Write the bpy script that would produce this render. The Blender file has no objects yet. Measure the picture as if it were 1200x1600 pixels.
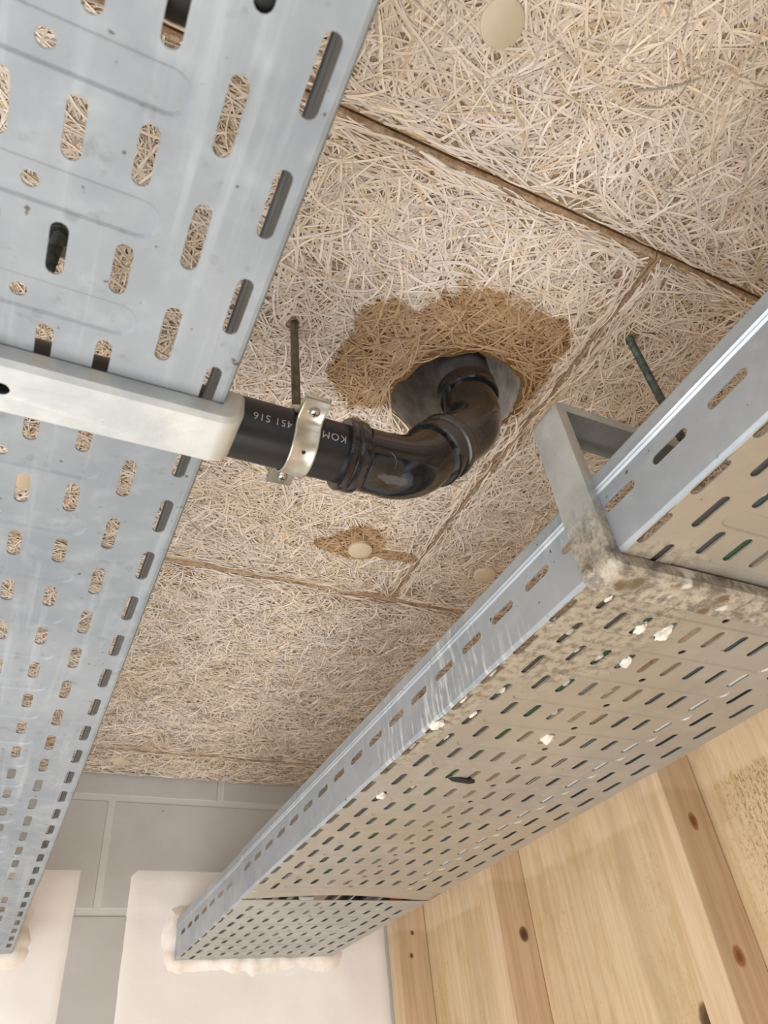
import bpy, bmesh, math, random
import numpy as np
from mathutils import Vector, Matrix, noise

random.seed(7)
rng = np.random.default_rng(11)
sc = bpy.context.scene
C = sc.collection
Z0 = 1.9                      # height of the lens above the floor; heights below are given relative to the lens
PI = math.pi

# ------------------------------------------------------------------ camera, world, lights, exposure
cam_d = bpy.data.cameras.new('camera'); cam = bpy.data.objects.new('camera', cam_d); C.objects.link(cam)
right = Vector((0.90089599, -0.42313678, -0.09665238))
down = Vector((0.21013731, 0.62006023, -0.75588863))
fwd = Vector((0.37977458, 0.66066676, 0.6475266))
cam.matrix_world = Matrix(((right.x, -down.x, -fwd.x, 0), (right.y, -down.y, -fwd.y, 0), (right.z, -down.z, -fwd.z, Z0), (0, 0, 0, 1)))
cam_d.sensor_fit = 'AUTO'; cam_d.sensor_width = 36.0
cam_d.lens = 1129.97 / 1600 * 36.0
cam_d.clip_start = 0.01
cam_d.dof.use_dof = True; cam_d.dof.focus_distance = 0.72
cam_d.dof.aperture_fstop = (cam_d.lens / 1000) / 0.0016
sc.camera = cam

world = bpy.data.worlds.new('world'); sc.world = world; world.use_nodes = True
bg = world.node_tree.nodes['Background']
bg.inputs[0].default_value = (0.88, 0.90, 0.92, 1); bg.inputs[1].default_value = 1.25

def area(name, loc, target, size, power, col):
    d = bpy.data.lights.new(name, 'AREA'); d.shape = 'RECTANGLE'; d.size = size[0]; d.size_y = size[1]
    d.energy = power; d.color = col
    o = bpy.data.objects.new(name, d); C.objects.link(o)
    o.location = (loc[0], loc[1], loc[2] + Z0)
    t = Vector(target) - Vector(loc)
    o.rotation_euler = t.to_track_quat('-Z', 'Y').to_euler()
    return o
area('daylight_side', (-2.4, 0.0, -1.1), (0.1, 0.6, 0.45), (2.0, 1.5), 16, (0.80, 0.91, 1.0))
area('fill_light_below', (-0.46, 0.42, -1.02), (0.20, 0.60, 0.6), (1.45, 1.6), 31, (0.99, 0.97, 0.95))  # added soft fill, not a lamp of the room; brightens the ceiling between the trays

vs = sc.view_settings
vs.view_transform = 'Standard'; vs.look = 'None'; vs.gamma = 1.0; vs.use_curve_mapping = False
vs.exposure = 0.0

# ------------------------------------------------------------------ node helpers
def lin(c):
    return tuple(((v / 255) / 12.92 if v / 255 <= 0.04045 else ((v / 255 + 0.055) / 1.055) ** 2.4) for v in c) + (1.0,)

class NT:
    def __init__(s, name):
        s.m = bpy.data.materials.new(name); s.m.use_nodes = True
        s.t = s.m.node_tree; s.n = s.t.nodes
        s.b = s.n['Principled BSDF']
        s._pos = None
    def node(s, typ, **kw):
        n = s.n.new(typ)
        for k, v in kw.items(): setattr(n, k, v)
        return n
    def put(s, sock, v):
        if hasattr(v, 'is_output') or isinstance(v, bpy.types.NodeSocket): s.t.links.new(v, sock)
        else: sock.default_value = v
    def pos(s):
        if s._pos is None: s._pos = s.node('ShaderNodeNewGeometry').outputs['Position']
        return s._pos
    def math(s, op, a, b=0.0, c=None, clamp=False):
        n = s.node('ShaderNodeMath', operation=op, use_clamp=clamp)
        s.put(n.inputs[0], a); s.put(n.inputs[1], b)
        if c is not None: s.put(n.inputs[2], c)
        return n.outputs[0]
    def vmath(s, op, a, b=None):
        n = s.node('ShaderNodeVectorMath', operation=op); s.put(n.inputs[0], a)
        if b is not None: s.put(n.inputs[1], b)
        return n.outputs['Value'] if op in ('LENGTH', 'DISTANCE', 'DOT_PRODUCT') else n.outputs[0]
    def noise(s, scale, detail=3, rough=0.55, vec=None, stretch=None, out='Fac'):
        v = vec if vec is not None else s.pos()
        if stretch: v = s.vmath('MULTIPLY', v, stretch)
        n = s.node('ShaderNodeTexNoise'); s.put(n.inputs['Vector'], v)
        n.inputs['Scale'].default_value = scale; n.inputs['Detail'].default_value = detail; n.inputs['Roughness'].default_value = rough
        return n.outputs[out]
    def ramp(s, f, a, b, smooth=True):
        n = s.node('ShaderNodeMapRange'); n.interpolation_type = 'SMOOTHSTEP' if smooth else 'LINEAR'
        s.put(n.inputs[0], f); n.inputs[1].default_value = a; n.inputs[2].default_value = b
        return n.outputs[0]
    def mix(s, f, a, b, mode='MIX'):
        n = s.node('ShaderNodeMix', data_type='RGBA', blend_type=mode)
        s.put(n.inputs[0], f); s.put(n.inputs[6], a); s.put(n.inputs[7], b)
        return n.outputs[2]
    def blob(s, c, r, warp=None, amt=0.0):
        """signed-ish distance of a ragged ellipse: below 1 inside"""
        v = s.vmath('SUBTRACT', s.pos(), (c[0], c[1], c[2] + Z0))
        v = s.vmath('DIVIDE', v, r)
        d = s.vmath('LENGTH', v)
        if warp is not None:
            d = s.math('ADD', d, s.math('MULTIPLY', s.math('SUBTRACT', warp, 0.5), amt))
        return d
    def bump(s, h, strength, dist=0.001):
        n = s.node('ShaderNodeBump'); n.inputs['Strength'].default_value = strength; n.inputs['Distance'].default_value = dist
        s.put(n.inputs['Height'], h); s.t.links.new(n.outputs[0], s.b.inputs['Normal'])
    def done(s, col, rough=0.6, metal=0.0, spec=None):
        s.put(s.b.inputs['Base Color'], col); s.put(s.b.inputs['Roughness'], rough); s.put(s.b.inputs['Metallic'], metal)
        if spec is not None: s.b.inputs['Specular IOR Level'].default_value = spec
        return s.m

def water_stain(n, col):
    w = n.noise(34, 4, 0.65); fine = n.noise(170, 3, 0.7)
    w = n.math('ADD', n.math('MULTIPLY', w, 0.62), n.math('MULTIPLY', fine, 0.38))
    ds = None
    for c, r in (((.335, .365, .6), (.090, .082, 1)), ((.25, .405, .6), (.050, .056, 1)), ((.385, .385, .6), (.042, .062, 1)), ((.24, .355, .6), (.038, .030, 1)), ((.39, .32, .6), (.035, .035, 1)),
                 ((.345, .68, .6), (.036, .036, 1)), ((.405, .69, .6), (.036, .011, 1)), ((.315, .694, .6), (.026, .015, 1))):
        d = n.blob(c, r, w, 1.15)
        ds = d if ds is None else n.math('MINIMUM', ds, d)
    m = n.ramp(ds, 1.12, 0.92)
    rim = n.math('MULTIPLY', m, n.ramp(ds, 0.70, 0.98))
    col = n.mix(n.math('MULTIPLY', m, 0.85), col, (0.60, 0.44, 0.26, 1), 'MULTIPLY')
    return n.mix(n.math('MULTIPLY', rim, 0.45), col, (0.72, 0.60, 0.45, 1), 'MULTIPLY')

def mat_wool_strand():
    n = NT('wood_wool_strand')
    a = n.node('ShaderNodeAttribute', attribute_name='tint').outputs['Color']
    g = n.ramp(n.noise(5, 3), 0.35, 0.7)
    col = n.mix(g, lin((243, 229, 215)), lin((238, 220, 200)))
    col = n.mix(1.0, col, a, 'MULTIPLY')
    return n.done(water_stain(n, col), 0.85, 0, 0.2)
def mat_wool_base():
    n = NT('wood_wool_core')
    f = n.noise(260, 5, 0.7)
    col = n.mix(n.ramp(f, 0.3, 0.7), lin((140, 114, 88)), lin((200, 174, 146)))
    n.bump(f, 0.8, 0.003)
    return n.done(water_stain(n, col), 0.95, 0, 0.1)
def mat_wool_edge():
    n = NT('wood_wool_edge')
    f = n.noise(180, 5, 0.7)
    col = n.mix(n.ramp(f, 0.3, 0.7), lin((176, 146, 114)), lin((222, 196, 166)))
    n.bump(f, 0.5, 0.002)
    return n.done(water_stain(n, col), 0.95, 0, 0.1)

def mat_galv(name, base, dark, dirt=None, drips=False, rough=0.48, metal=0.5, dirt_amt=1.0, smudge=False):
    n = NT(name)
    a = n.noise(9, 4, 0.6); b = n.noise(60, 3, 0.6)
    col = n.mix(n.ramp(a, 0.3, 0.7), lin(base), lin(dark))
    col = n.mix(n.math('MULTIPLY', n.ramp(b, 0.45, 0.8), 0.35), col, lin(tuple(min(255, v + 22) for v in base)))
    sp = n.noise(170, 2, 0.5)
    col = n.mix(n.ramp(sp, 0.72, 0.77), col, lin((96, 88, 78)))
    if smudge:
        col = n.mix(n.math('MULTIPLY', n.ramp(n.noise(75, 3, 0.6), 0.60, 0.72), 0.40), col, lin((112, 112, 108)))
        st = n.noise(1, 4, 0.6, stretch=(90, 5, 5))
        col = n.mix(n.math('MULTIPLY', n.ramp(st, 0.5, 0.75), 0.30), col, lin((196, 202, 206)))
    m = metal
    if dirt:
        w = n.noise(18, 5, 0.7)
        film = n.ramp(n.noise(3.5, 3), 0.30, 0.62)
        col = n.mix(n.math('MULTIPLY', film, 0.42 * dirt_amt), col, lin((176, 160, 134)))
        # splashes of set mortar round the hanger and along the near edge
        d = n.blob((.37, .34, .27), (.075, .11, 1), w, 1.3)
        d = n.math('MINIMUM', d, n.blob((.332, .46, .27), (.014, .20, 1), w, 1.5))
        k = n.ramp(d, 1.05, 0.6)
        spk = n.ramp(n.noise(130, 4, 0.7), 0.42, 0.66)
        col = n.mix(n.math('MULTIPLY', k, 0.6), col, lin((158, 146, 126)))
        col = n.mix(n.math('MULTIPLY', k, n.math('MULTIPLY', spk, 0.8)), col, lin((104, 92, 78)))
        m = n.math('SUBTRACT', metal, n.math('MULTIPLY', k, metal * 0.9))
    if drips:
        v = n.noise(1, 4, 0.7, stretch=(30, 150, 22))
        pr = n.math('MULTIPLY', n.ramp(n.noise(9, 3), 0.40, 0.56), n.ramp(n.blob((.32, .47, .30), (1, .22, 1)), 1.0, 0.5))
        k = n.math('MULTIPLY', n.ramp(v, 0.50, 0.64), pr)
        col = n.mix(n.math('MULTIPLY', k, 0.6), col, lin((214, 212, 204)))
        m = n.math('SUBTRACT', metal, n.math('MULTIPLY', k, metal * 0.8))
    n.bump(b, 0.06, 0.0006)
    r = n.math('ADD', n.math('MULTIPLY', a, 0.2), rough - 0.1)
    return n.done(col, r, m, 0.4)

def mat_hanger(name, dirty):
    n = NT(name)
    a = n.noise(22, 4, 0.6); b = n.noise(120, 4, 0.7)
    col = n.mix(n.ramp(a, 0.3, 0.7), lin((212, 213, 208)), lin((184, 187, 186)))
    col = n.mix(n.ramp(b, 0.68, 0.76), col, lin((104, 98, 90)))
    m = 0.55
    if dirty:
        z = n.node('ShaderNodeSeparateXYZ'); n.put(z.inputs[0], n.pos())
        low = n.ramp(z.outputs[2], Z0 + 0.335, Z0 + 0.285)
        f = n.ramp(n.noise(90, 5, 0.72), 0.36, 0.62)
        g = n.mix(f, lin((112, 104, 94)), lin((178, 168, 150)))
        g = n.mix(n.ramp(n.noise(45, 3), 0.55, 0.66), g, lin((106, 92, 70)))
        g = n.mix(n.ramp(n.noise(38, 2, 0.5, vec=n.vmath('ADD', n.pos(), (3, 1, 2))), 0.62, 0.70), g, lin((206, 200, 188)))
        col = n.mix(low, col, g)
        m = n.math('SUBTRACT', 0.6, n.math('MULTIPLY', low, 0.55))
    n.bump(b, 0.25, 0.001)
    return n.done(col, 0.5, m, 0.4)

def mat_plain(name, c, rough=0.5, metal=0.0, var=0.12, scale=60, bump=0.0, spec=0.5, c2=None):
    n = NT(name)
    f = n.noise(scale, 4, 0.6)
    c2 = c2 or tuple(v * (1 - var) for v in c)
    col = n.mix(n.ramp(f, 0.3, 0.7), lin(c), lin(c2))
    if bump: n.bump(f, bump, 0.001)
    return n.done(col, rough, metal, spec)

def mat_pipe(name, dust):
    n = NT(name)
    a = n.noise(30, 4, 0.65)
    col = n.mix(n.ramp(a, 0.3, 0.75), lin((22, 22, 24)), lin((37, 36, 37)))
    r = 0.38
    if dust:
        w = n.noise(60, 5, 0.7)
        k = n.ramp(n.math('MINIMUM', n.blob((.235, .375, .407), (.026, .006, .003), w, 2.6), n.blob((.30, .36, .475), (.03, .03, .035), w, 2.2)), 1.0, 0.5)
        k = n.math('MINIMUM', n.math('ADD', k, n.math('MULTIPLY', n.ramp(n.noise(17, 4, 0.7), 0.50, 0.78), 0.55)), 1.0)
        col = n.mix(n.math('MULTIPLY', k, 0.18), col, lin((150, 142, 134)))
        r = n.math('ADD', 0.14, n.math('MULTIPLY', k, 0.4))
    n.bump(n.noise(200, 2), 0.05, 0.0005)
    n.b.inputs['Coat Weight'].default_value = 0.6 if dust else 0.1; n.b.inputs['Coat Roughness'].default_value = 0.12
    return n.done(col, r, 0, 0.5)

def mat_timber(name, light, dark, knots=(), mould=False, axis=(1, 1, .05)):
    n = NT(name)
    g = n.noise(1, 5, 0.6, stretch=(axis[0] * 90, axis[1] * 90, axis[2] * 90))
    g2 = n.noise(1, 4, 0.6, stretch=(axis[0] * 14, axis[1] * 14, axis[2] * 40))
    col = n.mix(n.ramp(g, 0.3, 0.7), lin(light), lin(dark))
    col = n.mix(n.math('MULTIPLY', n.ramp(g2, 0.45, 0.75), 0.5), col, lin(tuple(v * 0.86 for v in dark)))
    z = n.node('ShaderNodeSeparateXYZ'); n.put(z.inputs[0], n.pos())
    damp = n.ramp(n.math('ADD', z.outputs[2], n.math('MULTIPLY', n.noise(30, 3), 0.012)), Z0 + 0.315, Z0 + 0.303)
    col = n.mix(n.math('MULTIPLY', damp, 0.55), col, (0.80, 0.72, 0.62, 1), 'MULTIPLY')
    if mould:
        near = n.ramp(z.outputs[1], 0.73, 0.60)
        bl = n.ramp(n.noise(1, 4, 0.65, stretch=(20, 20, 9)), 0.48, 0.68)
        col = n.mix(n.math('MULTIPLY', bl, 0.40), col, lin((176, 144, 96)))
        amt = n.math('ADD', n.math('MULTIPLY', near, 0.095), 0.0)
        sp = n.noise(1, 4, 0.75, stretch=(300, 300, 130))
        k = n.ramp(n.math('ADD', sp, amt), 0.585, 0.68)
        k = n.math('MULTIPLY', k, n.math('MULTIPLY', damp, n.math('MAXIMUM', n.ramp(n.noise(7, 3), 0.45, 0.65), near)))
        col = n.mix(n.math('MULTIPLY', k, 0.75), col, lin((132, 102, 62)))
    w = n.noise(50, 3)
    for c, r, tone in knots:
        d = n.blob(c, r, w, 0.5)
        col = n.mix(n.math('MULTIPLY', n.ramp(d, 1.15, 0.75), 0.9), col, lin(tone))
        col = n.mix(n.math('MULTIPLY', n.ramp(d, 0.7, 0.35), 0.6), col, lin(tuple(v * 0.62 for v in tone)))
    n.bump(g, 0.15, 0.0008)
    return n.done(col, 0.7, 0, 0.25)

def mat_wall(name, c, c2, bump=0.3, scale=40):
    n = NT(name)
    f = n.noise(scale, 5, 0.65); a = n.noise(5, 4, 0.6)
    col = n.mix(n.ramp(a, 0.3, 0.7), lin(c), lin(c2))
    col = n.mix(n.ramp(n.noise(55, 3), 0.74, 0.78), col, lin((96, 90, 84)))
    n.bump(f, bump, 0.0015)
    return n.done(col, 0.85, 0, 0.2)

M = {}
M['strand'] = mat_wool_strand(); M['core'] = mat_wool_base(); M['edge'] = mat_wool_edge()
M['cap'] = mat_plain('cap_plastic', (224, 204, 172), 0.5, 0, 0.05, 20)
M['tray'] = mat_galv('galvanised_left', (150, 155, 159), (131, 137, 142), rough=0.62, metal=0.25, smudge=True)
M['tray_r'] = mat_galv('galvanised_right', (176, 173, 166), (160, 157, 150), dirt=True)
M['tray_far'] = mat_galv('galvanised_far', (180, 181, 178), (164, 166, 164), dirt=True, dirt_amt=0.5)
M['side'] = mat_galv('galvanised_side', (180, 186, 191), (160, 167, 173), drips=True, rough=0.42)
M['hanger'] = mat_hanger('hanger_steel', False); M['hanger_d'] = mat_hanger('hanger_steel_dirty', True)
M['zinc'] = mat_plain('zinc_plate', (226, 222, 210), 0.32, 0.7, 0.14, 45, 0.1, c2=(190, 182, 166))
M['screw'] = mat_plain('screw_steel', (208, 204, 190), 0.3, 0.85, 0.2, 200)
M['brass'] = mat_plain('yellow_zinc_nut', (206, 186, 120), 0.35, 0.8, 0.2, 200)
M['rod'] = mat_plain('rod_steel_brown', (128, 116, 104), 0.4, 0.7, 0.25, 120, 0.1)
M['rod_d'] = mat_plain('rod_steel_dirty', (112, 116, 106), 0.55, 0.5, 0.35, 140, 0.4, c2=(70, 72, 64))
M['pipe'] = mat_pipe('black_plastic_pipe', False); M['fitting'] = mat_pipe('black_plastic_fitting', True)
M['riser'] = mat_plain('dusty_grey_pipe', (96, 92, 90), 0.6, 0, 0.3, 50)
M['print'] = mat_plain('pipe_print', (176, 178, 184), 0.6, 0, 0.1, 80)
M['grout'] = mat_plain('grey_grout', (214, 206, 196), 0.9, 0, 0.3, 45, 0.6, 0.2, c2=(166, 156, 146))
M['slab'] = mat_plain('concrete', (150, 146, 140), 0.9, 0, 0.2, 20, 0.4, 0.2)
M['floor'] = mat_plain('concrete_floor', (164, 158, 150), 0.7, 0, 0.15, 6, 0.2, 0.3)
M['block'] = mat_wall('grey_painted_block', (202, 198, 193), (188, 184, 178))
M['mortar'] = mat_wall('pale_mortar', (214, 210, 205), (204, 199, 193))
M['coat'] = mat_wall('white_fire_coating', (248, 242, 236), (240, 232, 224), 0.4, 25)
M['sealant'] = mat_plain('cream_sealant', (246, 238, 230), 0.7, 0, 0.12, 26, 0.6, 0.3, c2=(228, 214, 198))
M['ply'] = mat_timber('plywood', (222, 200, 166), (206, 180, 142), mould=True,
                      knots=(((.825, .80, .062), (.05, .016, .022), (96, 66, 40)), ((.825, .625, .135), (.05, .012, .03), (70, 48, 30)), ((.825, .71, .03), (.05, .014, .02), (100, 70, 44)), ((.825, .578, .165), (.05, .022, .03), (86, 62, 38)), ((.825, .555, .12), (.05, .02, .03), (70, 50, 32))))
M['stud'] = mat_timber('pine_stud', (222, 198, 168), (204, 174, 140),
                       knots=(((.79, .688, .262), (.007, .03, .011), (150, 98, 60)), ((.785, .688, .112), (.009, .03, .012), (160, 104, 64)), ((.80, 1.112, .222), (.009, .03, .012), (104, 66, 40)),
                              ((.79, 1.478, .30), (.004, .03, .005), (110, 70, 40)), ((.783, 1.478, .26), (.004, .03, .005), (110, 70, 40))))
for k, c in dict(c_slate=(52, 56, 58), c_green=(26, 60, 34), c_grey=(92, 90, 86), c_black=(20, 20, 20), c_white=(180, 176, 168), c_brown=(110, 92, 72), c_dark=(52, 50, 48), c_red=(190, 60, 60)).items():
    M[k] = mat_plain('cable_' + k[2:], c, 0.5, 0, 0.1, 60)
M['foam'] = mat_plain('white_foam', (228, 218, 204), 0.8, 0, 0.12, 90, 0.5, 0.2)
M['foam_dull'] = mat_plain('dull_foam', (190, 184, 174), 0.85, 0, 0.3, 90, 0.6, 0.2, c2=(120, 112, 100))
M['tape'] = mat_plain('black_scrap', (34, 32, 28), 0.6, 0, 0.2, 60)

# ------------------------------------------------------------------ mesh helpers
class MB:
    def __init__(s): s.v = []; s.f = []; s.mi = []
    def add(s, verts, faces, mi=0):
        b = len(s.v); s.v += [tuple(p) for p in verts]; s.f += [tuple(i + b for i in f) for f in faces]; s.mi += [mi] * len(faces)
        return s
    def box(s, x0, x1, y0, y1, z0, z1, mi=0):
        v = [(x0, y0, z0), (x1, y0, z0), (x1, y1, z0), (x0, y1, z0), (x0, y0, z1), (x1, y0, z1), (x1, y1, z1), (x0, y1, z1)]
        return s.add(v, [(0, 3, 2, 1), (4, 5, 6, 7), (0, 1, 5, 4), (1, 2, 6, 5), (2, 3, 7, 6), (3, 0, 4, 7)], mi)
    def rings(s, rings, closed=True, cap0=True, cap1=True, mi=0):
        n = len(rings[0]); v = [p for r in rings for p in r]; f = []
        for i in range(len(rings) - 1):
            for j in range(n if closed else n - 1):
                a = i * n + j; b = i * n + (j + 1) % n
                f.append((a, b, b + n, a + n))
        if cap0: f.append(tuple(range(n - 1, -1, -1)))
        if cap1: f.append(tuple(range((len(rings) - 1) * n, len(rings) * n)))
        return s.add(v, f, mi)
    def build(s, name, mat, parent=None, smooth=None, loc=None):
        """vertices are relative to the lens; loc = base point (same frame) for a top-level mesh"""
        o_ = parent['_o'] if parent is not None else (loc or (0, 0, -Z0))
        me = bpy.data.meshes.new(name)
        me.from_pydata([(p[0] - o_[0], p[1] - o_[1], p[2] - o_[2]) for p in s.v], [], s.f); me.update()
        for m in (mat if isinstance(mat, (list, tuple)) else [mat]): me.materials.append(m)
        if any(s.mi): me.polygons.foreach_set('material_index', s.mi)
        o = bpy.data.objects.new(name, me); C.objects.link(o)
        o['_o'] = list(o_)
        if parent is not None: o.parent = parent
        else: o.location = (o_[0], o_[1], o_[2] + Z0)
        if smooth is not None:
            me.polygons.foreach_set('use_smooth', [True] * len(me.polygons))
            me.set_sharp_from_angle(angle=math.radians(smooth))
        return o

def tag(o, label=None, cat=None, group=None, kind=None):
    if label: o['label'] = label
    if cat: o['category'] = cat
    if group: o['group'] = group
    if kind: o['kind'] = kind
    return o
def thing(name, label, cat, loc, group=None):
    o = bpy.data.objects.new(name, None); C.objects.link(o); o.empty_display_size = 0.05
    o.location = (loc[0], loc[1], loc[2] + Z0); o['_o'] = list(loc)
    return tag(o, label, cat, group)

def circle(c, r, u, w, n=24):
    return [tuple(Vector(c) + (Vector(u) * math.cos(2 * PI * i / n) + Vector(w) * math.sin(2 * PI * i / n)) * r) for i in range(n)]
def lathe(mb, base, axis, prof, n=24, mi=0):
    """prof: (distance along axis, radius)"""
    a = Vector(axis).normalized(); u = a.orthogonal().normalized(); w = a.cross(u)
    mb.rings([circle(Vector(base) + a * d, max(r, 1e-5), u, w, n) for d, r in prof], mi=mi)
    return mb
def bevel(o, w, seg=2):
    m = o.modifiers.new('bevel', 'BEVEL'); m.width = w; m.segments = seg; m.limit_method = 'ANGLE'; m.angle_limit = math.radians(40); return o
def solidify(o, t, off=-1):
    m = o.modifiers.new('sheet', 'SOLIDIFY'); m.thickness = t; m.offset = off; return o

def fill2d(loops):
    bm = bmesh.new()
    for lp in loops:
        vs_ = [bm.verts.new((p[0], p[1], 0)) for p in lp]
        for i in range(len(vs_)): bm.edges.new((vs_[i], vs_[(i + 1) % len(vs_)]))
    bmesh.ops.triangle_fill(bm, use_beauty=True, use_dissolve=False, edges=bm.edges[:], normal=(0, 0, 1))
    bm.verts.index_update()
    v = [(p.co.x, p.co.y) for p in bm.verts]; f = []
    for q in bm.faces:
        i = [p.index for p in q.verts]
        a, b, c = (v[k] for k in i[:3])
        if (b[0] - a[0]) * (c[1] - a[1]) - (b[1] - a[1]) * (c[0] - a[0]) < 0: i.reverse()
        f.append(tuple(i))
    bm.free()
    return v, f
def capsule(cx, cy, w, l, vertical=True, n=7):
    r = w / 2; h = l / 2 - r; pts = []
    for i in range(n): t = PI * i / (n - 1); pts.append((r * math.cos(t), h + r * math.sin(t)))
    for i in range(n): t = PI + PI * i / (n - 1); pts.append((r * math.cos(t), -h + r * math.sin(t)))
    if not vertical: pts = [(b, -a) for a, b in pts]
    return [(cx + a, cy + b) for a, b in pts]
def rect(x0, x1, y0, y1): return [(x0, y0), (x1, y0), (x1, y1), (x0, y1)]

# ------------------------------------------------------------------ setting: floor, walls, ceiling
tag(MB().box(-3.2, 0.9, -2.6, 1.75, -Z0 - 0.1, -Z0).build('floor', M['floor']), 'grey concrete floor far below the trays', kind='structure')

WY = 1.53
wall = tag(MB().box(-3.2, 0.9, WY + 0.0018, WY + 0.22, -Z0, 0.78).build('wall_back', M['mortar']), 'grey painted block wall with pale mortar joints behind the trays', kind='structure')
rows = [(-0.285, -0.079), (-0.069, 0.137), (0.147, 0.343), (0.355, 0.547), (0.559, 0.76)]
for k, (za, zb) in enumerate(rows):
    x = (0.179 if k % 2 == 1 else 0.395) - 0.437 * 3
    while x < 0.9:
        xa, xb = x + 0.006, min(x + 0.431, 0.9)
        if xb - xa > 0.02:
            d = random.uniform(-0.0003, 0.0004)
            b = MB().box(xa, xb, WY + d, WY + 0.05, za, zb).build('block', M['block'], wall)
            bevel(b, 0.0016, 3)
        x += 0.437

# ceiling: concrete slab above, wood wool panels screwed under it
H = [(0.2755, 0.4293), (0.2755, 0.4163), (0.2833, 0.4069), (0.2874, 0.3906), (0.2968, 0.3747), (0.313, 0.3655), (0.3288, 0.3554), (0.3367, 0.3503), (0.347, 0.3524), (0.3616, 0.352), (0.379, 0.3558), (0.3982, 0.3646), (0.4042, 0.3722), (0.4109, 0.3899), (0.4158, 0.4067), (0.4158, 0.4162), (0.4105, 0.4303), (0.3976, 0.4523), (0.3667, 0.4685), (0.3446, 0.4715), (0.3224, 0.4698), (0.3035, 0.4623), (0.2856, 0.4502)]
def densify(p, k):
    out = []
    for i in range(len(p)):
        a, b = Vector(p[i]), Vector(p[(i + 1) % len(p)])
        for j in range(k):
            q = a.lerp(b, j / k); d = noise.noise(Vector((q.x * 160, q.y * 160, 3))) * 0.0022
            out.append((q.x + d, q.y + d * 0.6))
    return out
HOLE = densify(H, 3)
hc = Vector((0.347, 0.408))
slab_mb = MB()
v, f = fill2d([rect(-1.9, 2.1, -2.6, 1.55), [tuple(hc + (Vector(p) - hc) * 1.12) for p in HOLE]])
slab_mb.add([(a, b, 0.627) for a, b in v], [tuple(reversed(q)) for q in f])
slab_mb.box(-1.9, 2.1, -2.6, 1.75, 0.80, 0.95)
ceil = tag(slab_mb.build('ceiling', M['slab']), 'ceiling of beige wood wool panels with dark joints', kind='structure')
# grout lining of the core hole
gm = MB(); rr = []
for k, (z, s, j) in enumerate(((0.6004, .998, 0), (0.612, .985, .001), (0.64, 0.95, .003), (0.69, 0.90, .004), (0.74, 0.86, .004), (0.80, 0.84, .002))):
    ring = []
    for p in HOLE:
        d = Vector(p) - hc; q = hc + d * s
        e = noise.noise(Vector((q.x * 60, q.y * 60, z * 60))) * j
        ring.append((q.x + d.x * e * 20, q.y + d.y * e * 20, z))
    rr.append(ring)
gm.rings(rr, True, False, True)
gm.build('grout_lining', M['grout'], ceil, smooth=50)

def in_poly(px, py, poly):
    ins = np.zeros(px.shape, bool); n = len(poly); j = n - 1
    for i in range(n):
        xi, yi = poly[i]; xj, yj = poly[j]
        c = ((yi > py) != (yj > py)) & (px < (xj - xi) * (py - yi) / (yj - yi + 1e-12) + xi)
        ins ^= c; j = i
    return ins
RODS = [(.148, .386), (.478, .275), (-.044, .262)]
HOLE_BIG = [tuple(hc + (Vector(p) - hc) * 1.01) for p in HOLE]

def panel_mesh(x0, x1, y0, y1, hole):
    g = 0.0010; c = 0.0042; z = 0.6
    x0 += .0015; x1 -= .0015; y0 += g; y1 -= g
    mb = MB()
    cx = 0.0004; lo = rect(x0 + cx, x1 - cx, y0 + c, y1 - c)
    v, f = fill2d([lo] + ([HOLE] if hole else []))
    mb.add([(a, b, z) for a, b in v], [tuple(reversed(q)) for q in f], 0)
    def fit(ins, zz, amp):
        k_ = cx / c
        cs = rect(x0 + ins * k_, x1 - ins * k_, y0 + ins, y1 - ins); pts = []
        ref = rect(x0 + cx, x1 - cx, y0 + c, y1 - c)
        for i in range(4):
            L = (Vector(ref[(i + 1) % 4]) - Vector(ref[i])).length; n = max(2, int(L / 0.012))
            a, b = Vector(cs[i]), Vector(cs[(i + 1) % 4])
            for j in range(n):
                q = a.lerp(b, j / n); d = noise.noise(Vector((q.x * 90, q.y * 90, zz * 200))) * amp
                pts.append((q.x + d, q.y + d, zz + abs(d) * 0.5))
        return pts
    mb.rings([fit(c, z, 0), fit(0.002, z + 0.0022, 0.0012), fit(0.0, z + 0.006, 0.0006), fit(0.0, z + 0.025, 0)], True, False, False, 1)
    if hole:
        mb.rings([[(a, b, z) for a, b in HOLE], [(a, b, z + 0.0255) for a, b in HOLE]], True, False, False, 0)
    return mb

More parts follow.
